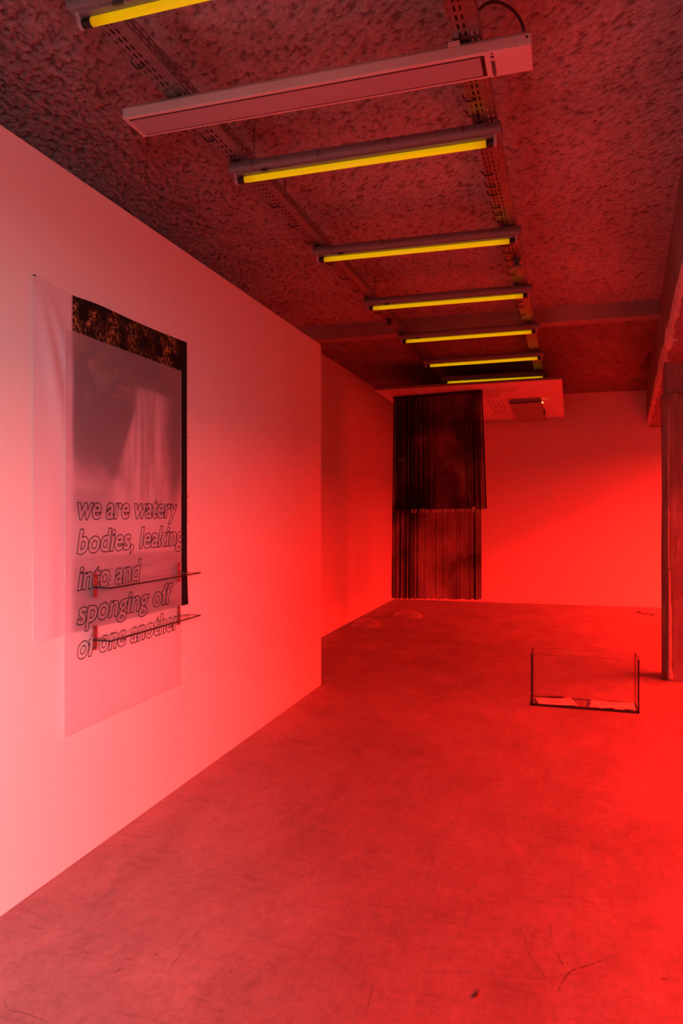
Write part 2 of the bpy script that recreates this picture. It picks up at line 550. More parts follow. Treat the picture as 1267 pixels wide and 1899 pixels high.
# column below the beam
cy0 = 6.93
ang = math.atan(BD)
def colp(s, t, z):    # s along +x' (right), t along beam direction (away)
    x0, y0 = bx_at(cy0) + 0.018, cy0
    return (x0 + s * math.cos(ang) + t * math.sin(ang), y0 - s * math.sin(ang) + t * math.cos(ang), z)
b = MB(); W_ = 0.34; ch = 0.045
ring0 = [(0, ch), (0, W_ - ch), (ch, W_), (W_ - ch, W_), (W_, W_ - ch), (W_, ch), (W_ - ch, 0), (ch, 0)]
zs = [0.0, 0.05, 0.4, 0.8, 1.2, 1.6, 2.0, 2.3, 2.46, 2.47, 2.53, 2.54, 2.7, ZB + 0.03]
n0 = 0
for k, z in enumerate(zs):
    g = 0.012 if z in (2.47, 2.53) else (-0.012 if z > 2.53 else 0.0)
    for (s, t) in ring0:
        ss = s + (g if s > W_ / 2 else -g) + random.uniform(-.003, .003)
        tt = t + (g if t > W_ / 2 else -g) + random.uniform(-.003, .003)
        b.v.append(colp(ss, tt, z))
for k in range(len(zs) - 1):
    for i in range(8):
        j = (i + 1) % 8
        b.f.append((k * 8 + j, k * 8 + i, k * 8 + 8 + i, k * 8 + 8 + j))
col = struct(b, 'column', M['column'])
# worn, paler arris low on the column
b = MB(); pts = []
zz = np.linspace(0.02, 0.98, 26)
for i, z in enumerate(zz):
    w0 = 0.006 + 0.020 * (1 - z) * fbm(np.array([z * 7.0]), np.array([0.3]), 5)[0] * 2
    pts.append([colp(0.046 - 0.002, -0.004, z), colp(0.046 + w0 * .5, -0.009, z), colp(0.046 + w0 * 1.2 + .004, -0.003, z)])
b.grid(np.array(pts)); b.build('worn_edge', M['chip'], col)
b = MB(); pts = []
for z in np.linspace(1.0, 2.44, 22):
    w0 = 0.003 + 0.004 * random.random()
    pts.append([colp(ch - w0, 0.0, z), colp(ch, -0.005, z), colp(ch + w0, -0.001, z)])
b.grid(np.array(pts)); b.build('worn_edge', M['chip'], col)

# suspended board at the far end
RF = ray(1042, 703) * 8.3 + Vector((0, 0, EYE)); RB = ray(1046.6, 773) * 11.3 + Vector((0, 0, EYE))
LF = ray(694, 724) * 9.08 + Vector((0, 0, EYE)); LB = RB + LF - RF
TH = 0.03
def bd(s, t):       # point on the underside: s left->right, t front->back
    return LF + (RF - LF) * s + (LB - LF) * t
pan = empty('ceiling_board', (LF + RB) / 2, 'white board hung flat below the ceiling above the dark curtain', 'ceiling board')
up = Vector((0, 0, TH))
b = MB(); b.quad(LF, LB, RB, RF); b.build('board_face', M['panel'], pan)
b = MB(); b.quad(LF + up, RF + up, RB + up, LB + up)
b.quad(LF, RF, RF + up, LF + up); b.quad(RF, RB, RB + up, RF + up); b.quad(RB, LB, LB + up, RB + up); b.quad(LB, LF, LF + up, LB + up)
b.build('board_edge', M['paneledge'], pan)
for (s, t) in ((.15, .45), (.85, .45), (.15, .92), (.85, .92)):
    p = bd(s, t); MB().tube([p + up, (p.x, p.y, CEIL + 0.02)], 0.004, 6).build('hanger_rod', M['galv'], pan)
# two narrow slots and a small vent grille cut in the board
def on_board(px, py, lift=0.0015):
    nrm = (RF - LF).cross(LB - LF); r = ray(px, py)
    t = (LF - Vector((0, 0, EYE))).dot(nrm) / r.dot(nrm)
    return Vector((0, 0, EYE)) + r * t - Vector((0, 0, lift))
for (p, q) in (((880, 724.2), (958, 718.6)), ((880, 728.6), (959, 723.2))):
    A, B_ = on_board(*p), on_board(*q)
    MB().prism(A, B_, [(-.011, -.001), (.011, -.001), (.011, .002), (-.011, .002)]).build('linear_slot', M['unit'], pan)
g0, g1 = on_board(896, 735), on_board(928, 775)
gx0, gx1 = -0.98, -0.76
for r_ in range(11):
    for c_ in range(4):
        t = 0.14 + r_ * 0.062
        if r_ in (3,): continue
        yy = LF.y + (LB.y - LF.y) * t; x_ = gx0 + c_ * 0.056
        q = on_board(*((633 + FPX * ((x_ * ca + yy * sa) / (-x_ * sa + yy * ca))), HZN - FPX * (bd(.5, t).z - EYE) / (-x_ * sa + yy * ca)))
        MB().box(q.x, q.x + 0.036, q.y, q.y + 0.085, q.z, q.z + 0.003).build('vent_slot', M['unit'], pan)

# shallow unit fixed under the board
uf = empty('ceiling_unit', on_board(975, 741), 'shallow grey metal box under the white hanging board, tiny lit lamp at its corner', 'ceiling unit')
A0 = on_board(945, 741, 0); A1 = on_board(1003, 737.2, 0)
hh = 0.062
depth = 1.66
ax = (RB - RF).normalized(); sx_ = (A1 - A0)
b = MB()
c8 = []
for dz, ext in ((0, 0.0), (-hh, 0.0)):
    for (s, t) in ((0, 0), (1, 0), (1, 1), (0, 1)):
        p = A0 + sx_ * s + ax * (depth * t) + Vector((0, 0, dz - (0.03 * t if dz else 0)))
        c8.append(p)
b.v = [tuple(p) for p in c8]
b.f = [(0, 1, 2, 3), (7, 6, 5, 4), (0, 4, 5, 1), (1, 5, 6, 2), (2, 6, 7, 3), (3, 7, 4, 0)]
b.build('housing', M['unit'], uf, bevel=0.004)
e0 = A0 + Vector((0, -0.004, -hh + 0.012)); e1 = A1 + Vector((0, -0.004, -hh + 0.012))
MB().prism(e0, e1, [(-.004, -.010), (.004, -.010), (.004, .008), (-.004, .008)]).build('front_lip', M['dark'], uf)
t_ = NT('small amber lamp'); t_.set(Base_Color=(0.6, 0.3, 0.1)); t_.b.inputs['Emission Color'].default_value = (1, 0.42, 0.12, 1); t_.b.inputs['Emission Strength'].default_value = 2.2
pl = A1 + Vector((0.018, 0.10, -hh + 0.012))
MB().tube([pl, pl + Vector((0, 0.03, 0))], 0.011, 10).build('indicator_lamp', t_.m, uf)
MB().box(A1.x + 0.005, A1.x + 0.03, A1.y + 0.95, A1.y + 1.15, A1.z - hh - .03, A1.z - 0.03).build('latch', M['dark'], uf)

# ================================================================== CEILING SERVICES
# perforated cable trays
ZT = 3.160; TW = 0.100; THt = 0.048
def tray(x_at, y0, y1, label, ties):
    root = empty('cable_tray', (x_at((y0 + y1) / 2), (y0 + y1) / 2, ZT), label, 'cable tray')
    pitch, sl, sw = 0.046, 0.027, 0.0075
    n = int((y1 - y0) / pitch)
    def strip(name, rows, width, pt):
        b = MB()
        for k in range(n):
            ya = y0 + k * pitch; yb = ya + pitch
            for r in range(rows):
                off = (0.5 if (r % 2) else 0.0) * 0.0
                t0 = width * r / rows; t1 = width * (r + 1) / rows
                s0 = ya + (pitch - sl) / 2; s1 = s0 + sl
                m0 = (t0 + t1 - sw) / 2; m1 = (t0 + t1 + sw) / 2
                O = [(t0, ya), (t1, ya), (t1, yb), (t0, yb)]; I = [(m0, s0), (m1, s0), (m1, s1), (m0, s1)]
                base = len(b.v)
                b.v += [pt(t, y) for t, y in O + I]
                for i in range(4):
                    j = (i + 1) % 4
                    b.f.append((base + j, base + i, base + 4 + i, base + 4 + j))
        return b.build(name, M['galv'], root)
    strip('tray_base', 5, TW, lambda t, y: (x_at(y) + t, y, ZT))
    strip('tray_side', 2, THt, lambda t, y: (x_at(y) + TW, y, ZT + t))
    strip('tray_side', 2, THt, lambda t, y: (x_at(y), y, ZT + t))
    for k, (dx, r) in enumerate(((0.020, 0.011), (0.043, 0.009))):
        pts = [(x_at(y) + dx + 0.004 * math.sin(y * 3 + k), y, ZT + r + 0.001) for y in np.linspace(y0, y1, 40)]
        MB().tube(pts, r, 6).build('cable', M['black'], root)
    for y in ties:
        x = x_at(y); l = random.uniform(0.010, 0.02)
        pts = [(x + 0.036, y, ZT + 0.026), (x + 0.034, y, ZT - 0.004), (x + 0.010, y + 0.006, ZT - 0.006), (x - 0.006, y + 0.004, ZT - 0.003),
               (x - 0.006 - l * .4, y - 0.012, ZT + 0.004), (x - 0.004 - l, y - 0.02, ZT + 0.012)]
        MB().tube(pts, 0.0036, 5).build('cable_tie', M['black'], root)
    for y in np.arange(y0 + 0.9, y1, 1.9):
        x = x_at(y) + TW * 0.55
        MB().tube([(x, y, ZT + 0.01), (x, y, CEIL + 0.01)], 0.0028, 6).build('hanger_rod', M['dark'], root)
    return root


xl_at = lambda y: -1.522 + 0.0085 * (y - 2.1)
xr_at = lambda y: -0.372 + 0.0095 * (y - 2.4)
tray(xl_at, 0.9, 9.05, 'perforated steel cable tray nearer the white partition wall', [2.36, 2.92, 3.66, 3.95, 4.22, 4.62, 4.95, 5.25, 5.9, 7.6])
tray(xr_at, 0.9, 9.05, 'perforated steel cable tray nearer the concrete column', [2.94, 3.06, 3.27, 3.62, 3.75, 3.86, 4.02, 4.12, 4.22, 4.45, 4.62, 4.75, 4.9, 5.05, 5.2, 5.75, 5.9, 6.05, 6.3])
# a single long threaded rod in front of the second batten
tr0 = [o for o in C.objects if o.name == 'cable_tray'][0]
pr_ = onz(471, 296, 3.21)
MB().tube([(pr_.x, pr_.y, ZT + 0.02), (pr_.x, pr_.y, CEIL + 0.01)], 0.0022, 6).build('hanger_rod', M['dark'], tr0)

# fluorescent battens
TUBE_Z = 3.083
sc_ = (TUBE_Z - EYE) / 1.6
fix = [(-1.517, -0.274, 2.025, 2.02), (-1.515, -0.269, 3.206, 3.200), (-1.497, -0.250, 4.374, 4.398), (-1.473, -0.234, 5.544, 5.547),
       (-1.452, -0.217, 6.719, 6.686), (-1.439, -0.200, 7.925, 7.860), (-1.400, -0.190, 9.037, 9.011)]
flab = ['grey batten with yellow tube cut off by the top left of the picture',
        'grey batten with yellow tube directly behind the white ceiling heater',
        'grey batten with yellow tube, third of the row from the camera',
        'grey batten with yellow tube just before the ceiling cross beam',
        'grey batten with yellow tube just past the ceiling cross beam',
        'grey batten with yellow tube, last complete one before the white hanging board',
        'farthest batten, a thin yellow line above the white board edge']
BL = 1.27; TL = 1.20
def batten_local():
    """meshes of one batten about its tube centre, length along X"""
    parts = []
    h0 = 0.024; h1 = 0.074
    prof = [(-0.050, h0 + 0.014), (-0.043, h0), (0.043, h0), (0.050, h0 + 0.014), (0.050, h0 + 0.026), (0.038, h1), (-0.038, h1), (-0.050, h0 + 0.026)]
    parts.append(('housing', 'batten', MB().prism((-BL / 2, 0, 0), (BL / 2, 0, 0), prof), 0.003))
    parts.append(('tray_reflector', 'batten', MB().box(-BL / 2 + .03, BL / 2 - .03, -0.030, 0.030, h0 - 0.008, h0 + 0.002), 0.002))
    for x in (-0.53, -0.20, 0.13, 0.46):
        c = MB().prism((x - 0.014, 0, 0), (x + 0.014, 0, 0), [(p[0] * 1.06, (p[1] - h0) * 1.03 + h0 - 0.002) for p in prof])
        parts.append(('clip', 'batten', c, 0.0))
        parts.append(('clip_gap', 'dark', MB().box(x + 0.016, x + 0.020, -0.0515, -0.0450, h0 + 0.012, h1 - 0.008), 0.0))
    for s in (-1, 1):
        x = s * (TL / 2 + 0.009)
        c = MB()
        arc = [(0.019 * math.cos(t), 0.019 * math.sin(t)) for t in np.linspace(math.pi * 0.95, math.pi * 2.05, 9)]
        profh = [(-0.028, h0)] + arc + [(0.028, h0)]
        c.prism((x - 0.007, 0, 0), (x + 0.007, 0, 0), profh)
        parts.append(('lamp_holder', 'lens', c, 0.0015))
        parts.append(('end_cap', 'black', MB().tube([(s * (TL / 2 - 0.03), 0, 0), (s * (TL / 2 + 0.006), 0, 0)], 0.0152, 14), 0.0))
    parts.append(('tube', 'tube', MB().tube([(-TL / 2, 0, 0), (TL / 2, 0, 0)], 0.0145, 18), 0.0))
    parts.append(('starter', 'dark', MB().box(-0.47, -0.435, -0.036, -0.026, h0 - 0.013, h0 + 0.001), 0.0))
    return parts


loc_parts = batten_local(); proto = []
for k, (xa, xb, ya, yb) in enumerate(fix):
    xa, xb, ya, yb = xa * sc_, xb * sc_, ya * sc_, yb * sc_
    r = empty('fluorescent_batten', ((xa + xb) / 2, (ya + yb) / 2, TUBE_Z), flab[k], 'light fixture', 'battens with yellow tubes along the ceiling')
    r.rotation_euler.z = math.atan2(yb - ya, xb - xa)
    if k == 0:
        for (nm, mt, mb, bev) in loc_parts:
            me = bpy.data.meshes.new(nm); me.from_pydata(mb.v, [], mb.f); me.update(); me.materials.append(M[mt])
            if nm == 'tube':
                for p in me.polygons: p.use_smooth = len(p.vertices) == 4
            o = bpy.data.objects.new(nm, me); C.objects.link(o); o.parent = r
            if bev:
                md = o.modifiers.new('bevel', 'BEVEL'); md.width = bev; md.segments = 2; md.limit_method = 'ANGLE'; md.angle_limit = math.radians(30)
            proto.append(o)
    else:
        for o in proto:
            c = o.copy(); C.objects.link(c); c.parent = r

# long white heater lamp across both trays
HB = 3.098
hy0, hy1, hx0, hx1 = 2.557, 2.712, -1.715, -0.100
ht = empty('ceiling_heater', ((hx0 + hx1) / 2, (hy0 + hy1) / 2, HB), 'long white box heater with frosted cover across both cable trays', 'ceiling heater')
TOPZ = ZT - 0.003
b = MB().prism((hx0, (hy0 + hy1) / 2, HB), (hx1, (hy0 + hy1) / 2, HB), [(-0.077, 0), (0.077, 0), (0.077, 0.040), (0.060, TOPZ - HB), (-0.060, TOPZ - HB), (-0.077, 0.040)])
b.build('housing', M['white'], ht, bevel=0.003)
fx1 = -0.262
# dark gap round the cover, then the cover itself, set a little proud
def ring(b, x0, x1, y0, y1, w, z0, z1, we=None):
    we = we or w
    b.box(x0, x1, y0, y0 + w, z0, z1); b.box(x0, x1, y1 - w, y1, z0, z1)
    b.box(x0, x0 + we, y0 + w, y1 - w, z0, z1); b.box(x1 - we, x1, y0 + w, y1 - w, z0, z1)
    return b
b = ring(MB(), hx0 + 0.022, fx1, hy0 + 0.016, hy1 - 0.016, 0.006, HB - 0.0012, HB + 0.002, 0.014)
b.build('shadow_gap', M['black'], ht)
MB().box(hx0 + 0.036, fx1 - 0.014, hy0 + 0.022, hy1 - 0.022, HB - 0.0015, HB + 0.002).build('frosted_cover', M['lens'], ht)
MB().box(hx0 + 0.026, hx0 + 0.034, hy0 + 0.024, hy1 - 0.024, HB - 0.0018, HB + 0.001).build('cover_strip', M['white'], ht)
for k in range(15):
    yy = hy0 + 0.026 + k * 0.0075
    if k in (2, 3) : continue
    MB().box(fx1 + 0.020, fx1 + 0.034, yy, yy + 0.0042, HB - 0.001, HB + 0.001).build('vent_slot', M['black'], ht)
for yy in (hy0 + 0.012, hy1 - 0.012):
    MB().tube([(fx1 + 0.027, yy, HB - 0.002), (fx1 + 0.027, yy, HB + 0.001)], 0.004, 10).build('screw', M['dark'], ht)
for (xx, zz, r) in ((-0.155, HB + 0.018, 0.0018), (-0.115, HB + 0.028, 0.0042)):
    MB().tube([(xx, hy0 - 0.001, zz), (xx, hy0 + 0.003, zz)], r, 10).build('screw', M['black'], ht)
# mounting clips
bb = MB().box(-1.488, -1.463, hy0 - 0.030, hy0 + 0.02, TOPZ - 0.004, TOPZ + 0.002); bb.box(-1.488, -1.463, hy0 - 0.034, hy0 - 0.030, TOPZ - 0.014, TOPZ + 0.006)
bb.prism((-1.4755, hy0 - 0.01, TOPZ), (-1.43, hy0 - 0.06, ZT - 0.004), [(-.008, 0), (.008, 0), (.008, .003), (-.008, .003)])
bb.build('mounting_clip', M['galv'], ht)
bb = MB().box(-0.385, -0.345, hy0 - 0.006, hy0 + 0.012, TOPZ - 0.016, TOPZ - 0.002); bb.build('mounting_clip', M['white'], ht)
# supply cable with gland
gp = Vector((-0.128, hy0 + 0.055, TOPZ))
MB().tube([gp - Vector((0, 0, 0.012)), gp + Vector((0, 0, 0.008)), gp + Vector((0, 0, 0.008)), gp + Vector((0, 0, .022))], [0.013, 0.013, 0.010, 0.009], 12).build('cable_gland', M['galv'], ht)
cp = []
p0 = gp + Vector((0, 0, 0.02)); p3 = Vector((xr_at(2.45) + TW + 0.004, 2.47, ZT + 0.03))
p1 = p0 + Vector((0.0, -0.02, 0.060)); p2 = p3 + Vector((0.05, -0.01, 0.055))
for t in np.linspace(0, 1, 18):
    cp.append(p0 * (1 - t) ** 3 + p1 * 3 * t * (1 - t) ** 2 + p2 * 3 * t * t * (1 - t) + p3 * t ** 3)
MB().tube(cp, 0.0052, 8).build('supply_cable', M['black'], ht, smooth=True)

# small fittings hung on the trays
def fitting(px, py, xa, label):
    p = onz(px, py, 3.11); y = p.y
    r = empty('tray_fitting', (p.x, y, ZT - 0.055), label, 'ceiling fitting')
    x = p.x
    MB().box(x - 0.030, x + 0.030, y - 0.022, y + 0.022, ZT - 0.010, ZT + 0.0).build('flange', M['dark'], r, bevel=0.002)
    MB().box(x - 0.017, x + 0.017, y - 0.016, y + 0.016, ZT - 0.050, ZT - 0.010).build('neck', M['dark'], r, bevel=0.002)
    MB().box(x - 0.036, x + 0.036, y - 0.030, y + 0.030, ZT - 0.068, ZT - 0.050).build('head', M['batten'], r, bevel=0.004)
fitting(958, 494, xr_at, 'small grey fitting under the tray nearer the column')
fitting(722, 603, xl_at, 'small dark fitting under the tray nearer the partition wall')

# ================================================================== WALL HANGINGS ON THE PARTITION
XW = XP_
# printed voile against the wall
AY0, AY1, AZ0, AZ1 = 2.352, 3.565, 0.982, 2.428
nu, nv = 240, 280
U, V = np.meshgrid(np.linspace(0, 1, nu), np.linspace(0, 1, nv))     # u: left->right, v: top->bottom
sag = 0.016 * np.exp(-((U - 0.185) / 0.11) ** 2) + 0.010 * np.sin(np.pi * np.clip((U - 0.18) / 0.82, 0, 1)) * 1.0
Yg = AY0 + (AY1 - AY0) * U + 0.016 * np.maximum(0, (V - 0.80) / 0.2) ** 2 * np.clip((U - .9) * 10, 0, 1)
Zg = AZ1 + (AZ0 - AZ1) * V - sag * (1 - V) ** 2
ridge = lambda c, w: np.exp(-((U - c) / w) ** 2)
fold = 0.016 * ridge(0.02 + 0.30 * V, 0.030 + 0.035 * V) * np.clip(V * 4, 0, 1) * np.clip(1.15 - 1.5 * V, 0, 1)
fold += 0.013 * ridge(0.05 + 0.50 * V ** 0.9, 0.03) * np.clip(V * 6, 0, 1) * np.clip(1 - V / 0.5, 0, 1)
fold += 0.005 * ridge(0.10 - 0.02 * V, 0.05) * np.clip((V - .3) * 2, 0, 1)
Xg = XW + 0.005 + fold * np.clip((0.30 - U) * 6, 0, 1) + 0.0015 * np.sin(U * 19) * V
# what is printed: dark gorge, pale fall, bright mist, grey pool
uy = (U - (2.585 - AY0) / (AY1 - AY0)) / (1 - (2.585 - AY0) / (AY1 - AY0))      # 0..1 over the printed field
edge = 1 / (1 + np.exp(-(uy - 0.004) * 420 * (1 - 0.72 * np.clip(V * 1.6, 0, 1))))
nz = fbm(U * 16, V * 20, 91, 5); nz2 = fbm(U * 60, V * 60, 95, 4); nf = fbm(U * 78, V * 96, 93, 3); streaks = fbm(U * 46, V * 5, 97, 4); pool = fbm(U * 6, V * 70, 99, 4)
sm = lambda a, b_, x: np.clip((x - a) / (b_ - a), 0, 1) ** 2 * (3 - 2 * np.clip((x - a) / (b_ - a), 0, 1))
ink = 0.88 + 0.25 * (nz - 0.5)
ink = ink - 0.34 * sm(.50, .66, 0.65 * nf + 0.35 * nz) * sm(.14, .2, V) * (1 - sm(.26, .42, V)) * np.clip(1.25 - 1.3 * np.abs(uy - .30), 0, 1)
ink = ink - sm(.25, .5, V) * 0.12
cx_l = 0.50 - 0.17 * sm(0.22, 0.55, V) - 0.05 * sm(0.5, 0.72, V)
cx_r = 0.76 + 0.02 * sm(0.3, 0.6, V) + 0.05 * (nz - .5)
fall = sm(cx_l - 0.02, cx_l + 0.035, uy + 0.03 * (nz - .5)) * (1 - sm(cx_r - 0.03, cx_r + 0.08, uy)) * sm(0.205, 0.235, V - 0.03 * (uy - .6) + .02 * (nz - .5))
ink = ink * (1 - fall) + fall * np.clip(0.20 + 0.75 * (streaks - 0.42) + 0.3 * (nz2 - .5), 0.0, 0.9)
mist = sm(0.50, 0.64, V + 0.10 * (nz - .5) + 0.06 * np.cos(uy * 5))
ink = ink * (1 - mist * 0.78)
leftdark = sm(0.55, 0.60, V) * (1 - sm(0.63, 0.68, V)) * (1 - sm(0.15, 0.42, uy))
ink = ink + 0.25 * leftdark
poolm = sm(0.765, 0.785, V + 0.01 * (nz - .5) - 0.015 * uy)
ink = ink * (1 - poolm) + poolm * np.clip(0.40 + 0.5 * (pool - .5) + 0.12 * sm(.8, .95, V), 0, 1)
vlit = np.clip(1.0 - np.abs(uy - .2 - .3 * sm(.1, .3, V)) * 2.2, 0, 1)
ink = np.where(uy > 0.93, np.maximum(ink, 0.86 + 0.3 * (nz - .5)), ink)
ink = np.clip(ink * edge, 0, 1)
topz = 1 - sm(0.125, 0.30, V)
leaf = np.clip(edge * (topz * (0.30 + 0.9 * np.clip(1 - uy * 1.7, 0, 1) + 0.8 * sm(0.62, .8, uy)) + 0.35 * sm(0.1, .22, V) * (1 - sm(.25, .4, V)) * vlit), 0, 1) * np.clip((nz - .38) * 5, 0, 1) * (1 - sm(.90, .94, uy))
oA = big_grid('printed_voile', np.stack([Xg, Yg, Zg], -1), M['print'], True, {'ink': ink, 'leaf': leaf})
tag(oA, 'white voile printed with a dark waterfall, flat against the partition wall', 'wall hanging')
# loose threads and the turned edge on the right side
b = MB()
for k in range(26):
    z = random.uniform(1.05, 2.36); l = random.uniform(.008, .022)
    b.tube([(XW + 0.006, AY1, z), (XW + 0.010, AY1 + l * .6, z - l * .2), (XW + 0.008, AY1 + l, z - random.uniform(-.01, .012))], 0.0006, 4, False)
th = b.build('loose_threads', M['ink'], oA); th['kind'] = 'stuff'
for (yy, zz) in ((AY0 + 0.004, AZ1 - 0.006),):
    MB().tube([(XW + 0.001, yy, zz), (XW + 0.014, yy, zz)], 0.003, 8).build('pin', M['dark'], oA)

# sheer voile with the outlined words, hung in front of it
BY0, BY1, BZ0, BZ1 = 2.512, 3.462, 0.566, 2.252
nu, nv = 90, 150
U, V = np.meshgrid(np.linspace(0, 1, nu), np.linspace(0, 1, nv))
def bx_off(u, v):
    return XW + 0.026 + 0.002 * np.sin(u * 7.0 + 1.5 * v) * v + 0.003 * np.sin(u * 23 + 2) * np.clip((v - .72) * 3, 0, 1)
Yg = BY0 + (BY1 - BY0) * U + 0.006 * np.sin(V * 5) * (1 - U)
Zg = BZ1 + (BZ0 - BZ1) * V
oB = big_grid('sheer_voile', np.stack([bx_off(U, V), Yg, Zg], -1), M['sheer'], True)
tag(oB, 'sheer white voile with black outlined words, hanging over the waterfall print', 'wall hanging')
b = MB()
for (u, r) in ((0.0, 0.0012), (1.0, 0.001)):
    b.tube([(float(bx_off(u, v)), BY0 + (BY1 - BY0) * u + 0.006 * math.sin(v * 5) * (1 - u), BZ1 + (BZ0 - BZ1) * v) for v in np.linspace(0, 1, 60)], r, 5)
b.tube([(float(bx_off(u, 1.0)), BY0 + (BY1 - BY0) * u, BZ0) for u in np.linspace(0, 1, 40)], 0.001, 5)
b.build('hem', plain('voile hem', (0.62, 0.55, 0.62), 0.8), oB)


def text_mesh(s, outline, bold=0.012, shear=0.22, extr=0.0, fill=False):
    cu = bpy.data.curves.new('lettering', 'FONT'); cu.body = s; cu.size = 1.0; cu.shear = shear
    cu.offset = bold; cu.resolution_u = 5
    if fill:
        cu.extrude = extr
    else:
        cu.fill_mode = 'NONE'; cu.bevel_depth = outline; cu.bevel_resolution = 0
    o = bpy.data.objects.new('lettering', cu); C.objects.link(o)
    bpy.context.view_layer.update()
    dg = bpy.context.evaluated_depsgraph_get()
    me = bpy.data.meshes.new_from_object(o.evaluated_get(dg))
    bpy.data.objects.remove(o); bpy.data.curves.remove(cu)
    v = np.zeros(len(me.vertices) * 3); me.vertices.foreach_get('co', v)
    return me, v.reshape(-1, 3)


# word lines: (text, y start, y end, baseline z)
EM = 0.142
lines = [('we are watery', 2.588, 3.424, 1.466), ('bodies, leaking', 2.584, 3.490, 1.320), ('into and', 2.588, 3.082, 1.166),
         ('sponging off', 2.584, 3.372, 1.020), ('of one another', 2.588, 3.440, 0.874)]
for s, ya, yb, zb in lines:
    me, v = text_mesh(s, 0.0145, 0.030)
    x0, x1 = v[:, 0].min(), v[:, 0].max()
    Yt = ya + (v[:, 0] - x0) / (x1 - x0) * (yb - ya)
    Zt = zb + v[:, 1] * EM
    u = (Yt - BY0) / (BY1 - BY0); w = (BZ1 - Zt) / (BZ1 - BZ0)
    Xt = bx_off(u, w) + 0.0025 + v[:, 2] * 0.10
    Yt = np.where(Yt > BY1, BY1 + (Yt - BY1) * 0.001, Yt)
    org = world_loc(oB)
    me.vertices.foreach_set('co', (np.stack([Xt, Yt, Zt], -1) - np.array(org)).reshape(-1)); me.update()
    if max(Yt) > BY1 - 1e-4:      # letters cut by the edge of the cloth
        import bmesh
        bm = bmesh.new(); bm.from_mesh(me)
        bmesh.ops.delete(bm, geom=[vv for vv in bm.verts if vv.co.y + org.y > BY1 - 0.0003], context='VERTS')
        bm.to_mesh(me); bm.free()
    me.materials.clear(); me.materials.append(M['ink'])
    o = bpy.data.objects.new('lettering', me); C.objects.link(o); o.parent = oB

# ------------------------------------------------------------------ glass shelves
def shelf(z, label):
    y0, y1 = 2.672, 3.475; xb, xf = XW + 0.046, XW + 0.136; t = 0.0065
    r = empty('glass_shelf', (xb, (y0 + y1) / 2, z), label, 'shelf')
    MB().box(xb, xf, y0, y1, z - t / 2, z + t / 2).build('glass_plate', M['glass'], r)
    e = 0.0012
    MB().box(xf, xf + e, y0, y1, z - t / 2, z + t / 2).build('front_edge', M['edge'], r)
    MB().box(xb, xf, y0 - e, y0, z - t / 2, z + t / 2).build('side_edge', M['edge'], r)
    MB().box(xb, xf, y1, y1 + e, z - t / 2, z + t / 2).build('side_edge', M['edge2'], r)
    MB().box(xb - e, xb, y0, y1, z - t / 2 + .002, z + t / 2 - .002).build('rear_edge', M['edge2'], r)
    for yb in (2.692, 3.410):
        k = MB().box(xb - 0.006, xb - 0.003, yb - 0.014, yb + 0.014, z - 0.046, z + 0.060).build('bracket', M['steel'], r)
        MB().box(xb - 0.006, xb + 0.055, yb - 0.010, yb + 0.010, z + t / 2 + .0005, z + t / 2 + 0.0025).build('clamp_arm', M['steel'], k)
        MB().box(xb - 0.006, xb + 0.055, yb - 0.010, yb + 0.010, z - t / 2 - 0.0025, z - t / 2 - .0005).build('clamp_arm', M['steel'], k)
        for dz in (-0.034, 0.048):
            MB().tube([(xb - 0.004, yb, z + dz), (xb - 0.001, yb, z + dz)], 0.004, 8).build('screw', M['dark'], k)
shelf(1.168, 'upper narrow glass shelf across the word "into"')
shelf(0.941, 'lower narrow glass shelf across the words of the last line')

# ================================================================== CURTAIN BELOW THE BOARD
cl = on_board(732, 737, 0); crr = on_board(894, 723.5, 0)
cdir = (crr - cl); clen = cdir.length; cd = cdir.normalized(); cn = Vector((0, 0, 1)).cross(cd).normalized()
if cn.y > 0: cn = -cn                                   # towards the viewer
def curtain(name, ztop_off, zb_l, zb_r, ext_r, off, seed, label, lean=0.0):
    nu, nv = 900, 40
    u = np.linspace(0, 1, nu)
    r = np.random.default_rng(seed)
    # irregular narrow pleats, tighter on the left
    du = 1 + 0.7 * np.sin(u * 9 + seed) + 0.9 * (1 - u)
    ph = np.cumsum(du); ph = ph / ph[-1] * 2 * math.pi * 23
    prof = np.sin(ph + 1.3 * np.sin(ph * 0.37 + seed)) * (0.012 + 0.010 * fbm(u * 9, u * 0, seed + 3, 3))
    prof = np.sign(prof) * np.abs(prof / 0.022) ** 0.8 * 0.024
    # some pleats fold back over themselves
    over = 0.0125 * np.clip(2.2 * fbm(u * 11, u * 0 + .3, seed + 8, 2) - 0.45 + 0.35 * (1 - u), 0.1, 1.0)
    P = np.zeros((nv, nu, 3))
    for j, v in enumerate(np.linspace(0, 1, nv)):
        amp = 0.55 + 0.45 * v
        wob = 0.006 * np.sin(u * 31 + v * 2.2) * v
        base = np.array(cl)[None, :] + np.array(cd)[None, :] * (u * (clen + ext_r * v))[:, None]
        z = (cl.z + (crr.z - cl.z) * u - ztop_off) * (1 - v) + (zb_l + (zb_r - zb_l) * u + 0.006 * np.sin(ph * .5) ) * v
        base[:, 0] += lean * v * (1 - u)
        base += np.array(cd)[None, :] * (over * np.sin(2 * ph + 0.6 * v))[:, None]
        P[j] = base + np.array(cn)[None, :] * (off + prof * amp + wob)[:, None]
        P[j, :, 2] = z
    o = big_grid(name, P, M['curtain'], True)
    tag(o, label, 'curtain')
    return o, P
zl = 1.5 - (1109 - 947) * (-cl.x * sa + cl.y * ca) / FPX; zr = 1.5 - (1111 - 947) * (-crr.x * sa + crr.y * ca) / FPX
z2l = 1.5 - (946.5 - 947) * 9 / FPX; z2r = 1.5 - (944.0 - 947) * 9 / FPX
